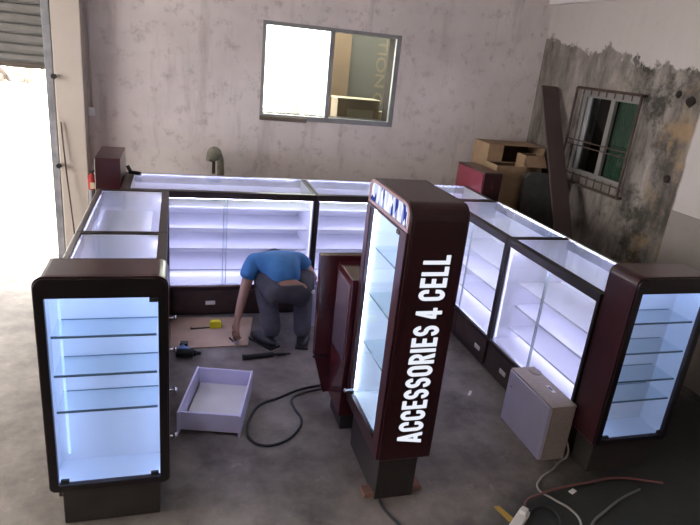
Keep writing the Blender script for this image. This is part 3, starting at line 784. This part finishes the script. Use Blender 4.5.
class Sk:
    def __init__(s): s.v = []; s.e = []
    def add(s, p, r, to=None):
        s.v.append((p, r)); i = len(s.v)-1
        if to is not None: s.e.append((to, i))
        return i
    def chain(s, to, *pr):
        for p, r in pr: to = s.add(p, r, to)
        return to
hip = (1.215, 1.475, .405)
LH, RH = (1.120, 1.480, .385), (1.310, 1.480, .385)
LK, RK = (1.075, 1.800, .430), (1.370, 1.790, .430)
LA, RA = (1.115, 1.500, .085), (1.325, 1.490, .085)
LS, RS = (1.000, 1.765, .525), (1.325, 1.770, .525)
LE, RE = (.935, 1.690, .310), (1.435, 1.725, .390)
LW, RW = (.885, 1.590, .148), (1.425, 1.890, .445)
neck, head = (1.165, 1.845, .540), (1.165, 1.875, .490)
b = Sk()
h0 = b.add(hip, .11)
sp = b.chain(h0, ((1.205, 1.53, .465), .10), ((1.185, 1.64, .505), .10), ((1.170, 1.745, .52), .10))
nk = b.chain(sp, (neck, .052), ((1.165, 1.872, .528), .05))
hd_ = b.chain(nk, ((1.165, 1.880, .47), (.082, .088)), ((1.165, 1.872, .405), (.070, .076)), ((1.165, 1.862, .375), (.045, .05)))
for K, A_, Hh, tx in ((LK, LA, LH, -.10), (RK, RA, RH, .05)):
    k = b.chain(h0, (Hh, .085), ((Vector(Hh)*.45+Vector(K)*.55), .070), (K, .055), ((Vector(K)*.6+Vector(A_)*.4), .050), (A_, .036))
    b.chain(k, ((A_[0], A_[1]-.02, .04), .024)); b.chain(k, ((A_[0]+tx*.4, A_[1]+.05, .032), .022), ((A_[0]+tx*.8, A_[1]+.10, .026), .016))
def hand(w, d, n, curl):
    """palm, four bent fingers and a thumb leaving the side of the palm; d points along the hand, n out of the palm"""
    d = Vector(d).normalized(); n = Vector(n).normalized(); s = d.cross(n).normalized(); w = Vector(w)
    return d, n, s, w
for side, S, E_, Wr, hd3, pn in (('L', LS, LE, LW, (-.05, -.18, -.42), (.6, .5, -.1)), ('R', RS, RE, RW, (.05, .10, -.30), (-.8, .3, -.3))):
    ch = b.chain(sp, (S, .055), (Vector(S)*.5+Vector(E_)*.5, .043), (E_, .036), (Vector(E_)*.55+Vector(Wr)*.45, .033), (Wr, .024))
    d, n, s, w_3 = hand(Wr, hd3, pn, 1)
    palm = b.add(tuple(w_3 + d*.045), (.034, .02), ch)
    for k, (off, ln) in enumerate(((-.027, .062), (-.009, .072), (.009, .068), (.026, .054))):
        p0 = w_3 + d*.075 + s*off
        i = b.add(tuple(p0), .0095, palm); p1 = p0 + d*ln*.42 + n*.006
        i = b.add(tuple(p1), .0085, i); p2 = p1 + (d*.8+n*.6).normalized()*ln*.34
        i = b.add(tuple(p2), .008, i); p3 = p2 + (d*.35+n).normalized()*ln*.27
        b.add(tuple(p3), .0065, i)
    i = b.add(tuple(w_3 + d*.030 - s*.034 + n*.008), .012, palm); i = b.add(tuple(w_3 + d*.060 - s*.047 + n*.020), .010, i); b.add(tuple(w_3 + d*.082 - s*.040 + n*.032), .008, i)
person = thing('person', 'person in blue shirt and dark grey trousers crouching with back to camera', 'person', (0, 0, 0))
body = skin_mesh('body', b.v, b.e, 'skin', person)
# face: nose, ears, eyes on the hanging head
fc = MB()
fc.blob((1.165, 1.975, .455), (.014, .018, .022), 2).blob((1.078, 1.875, .455), (.010, .020, .032), 2).blob((1.252, 1.875, .455), (.010, .020, .032), 2)
fc.blob((1.165, 1.955, .405), (.026, .010, .008), 2)
fc.build('face_features', 'skin', person, smooth=True)
ey = MB().blob((1.133, 1.958, .475), (.012, .008, .007), 2).blob((1.197, 1.958, .475), (.012, .008, .007), 2).build('eyes', 'rubber', person, smooth=True)
hr = MB(); hr.blob((1.165, 1.862, .475), (.094, .095, .105), 3)
hr.build('hair', 'hair', person, smooth=True)
# shirt
s = Sk()
a = s.add((1.208, 1.480, .458), (.125, .150)); m_ = s.chain(a, ((1.190, 1.62, .510), (.125, .160)), ((1.172, 1.740, .530), (.120, .165)))
s.chain(m_, ((1.165, 1.815, .53), .075))
s.chain(m_, ((1.005, 1.765, .530), .082), ((.975, 1.728, .455), .070), ((.958, 1.712, .400), .066))
s.chain(m_, ((1.322, 1.770, .530), .082), ((1.362, 1.764, .495), .070), ((1.382, 1.757, .465), .064))
skin_mesh('shirt', s.v, s.e, 'shirt', person)
# trousers
s = Sk()
a = s.add((1.215, 1.478, .395), (.150, .165)); s.chain(a, ((1.208, 1.500, .450), (.135, .158)))
for K, A_, Hh in ((LK, LA, LH), (RK, RA, RH)):
    k = s.chain(a, (Hh, .108), ((Vector(Hh)*.5+Vector(K)*.5), .092), (K, .080), ((Vector(K)*.58+Vector(A_)*.42), .075), ((A_[0], A_[1]+.01, .15), .068), ((A_[0], A_[1]-.005, .055), .066))
skin_mesh('trousers', s.v, s.e, 'jeans', person)
for A_, tx in ((LA, -.12), (RA, .05)):
    m2 = MB(); ang = math.atan2(-tx, .17)
    rot = Matrix.Rotation(ang, 3, 'Z')
    m2.blob((A_[0]+tx*.38, A_[1]+.035, .038), (.046, .125, .038), 3, rot=rot)
    for v in m2.bm.verts: v.co.z = max(v.co.z, .012)
    m2.box(-.044, .044, -.115, .115, 0, .014, rot=rot, at=(A_[0]+tx*.38, A_[1]+.035, 0))
    m2.build('shoe', 'shoe', person, smooth=False)
MB().blob((1.362, 1.405, .435), (.012, .010, .016), 2).build('key_tag', 'white', person, smooth=True)
# tool in the hand
t = thing('hand_pliers', 'pair of dark pliers held by the crouching person over the plywood', 'tool', (.868, 1.545, .012), math.radians(15))
MB().box(-.012, -.004, -.01, .06, 0, .012, rot=Matrix.Rotation(.12, 3, 'Z')).box(.004, .012, -.01, .06, 0, .012, rot=Matrix.Rotation(-.12, 3, 'Z')).build('handle', 'rubber', t, .002)
MB().box(-.012, .012, -.05, -.01, 0, .012).build('jaws', 'steel', t, .003)

# ------------------------------------------------------------------ light: overcast daylight and the LED strips
wd = bpy.data.worlds.new('overcast'); SC.world = wd; wd.use_nodes = True
bg = wd.node_tree.nodes['Background']; bg.inputs[0].default_value = (1.0, .965, .92, 1); bg.inputs[1].default_value = 9.5
def portal(name, loc, rot, sx, sy):
    l = bpy.data.lights.new(name, 'AREA'); l.shape = 'RECTANGLE'; l.size = sx; l.size_y = sy; l.cycles.is_portal = True
    o = bpy.data.objects.new(name, l); COL.objects.link(o); o.location = loc; o.rotation_euler = rot
portal('doorway_portal', ((DX0+DX1)/2, YB+.22, .8), (-PI/2, 0, 0), DX1-DX0, 1.65)
portal('window_portal', ((WX0+WX1)/2, YB+.22, (WZ0+WZ1)/2), (-PI/2, 0, 0), WX1-WX0, WZ1-WZ0)

portal('added_opening_portal', (-4.42, 0, 1.65), (0, -PI/2, 0), 2.3, 2.8)  # serves the opening added in the left wall

SC.view_settings.view_transform = 'Standard'; SC.view_settings.look = 'None'; SC.view_settings.gamma = 1; SC.view_settings.use_curve_mapping = False
SC.view_settings.exposure = 0.8
cy = SC.cycles
cy.use_denoising = True
try: cy.denoiser = 'OPENIMAGEDENOISE'
except Exception: pass
cy.max_bounces = 10; cy.diffuse_bounces = 6; cy.glossy_bounces = 4; cy.transparent_max_bounces = 24; cy.transmission_bounces = 4
cy.sample_clamp_indirect = 6
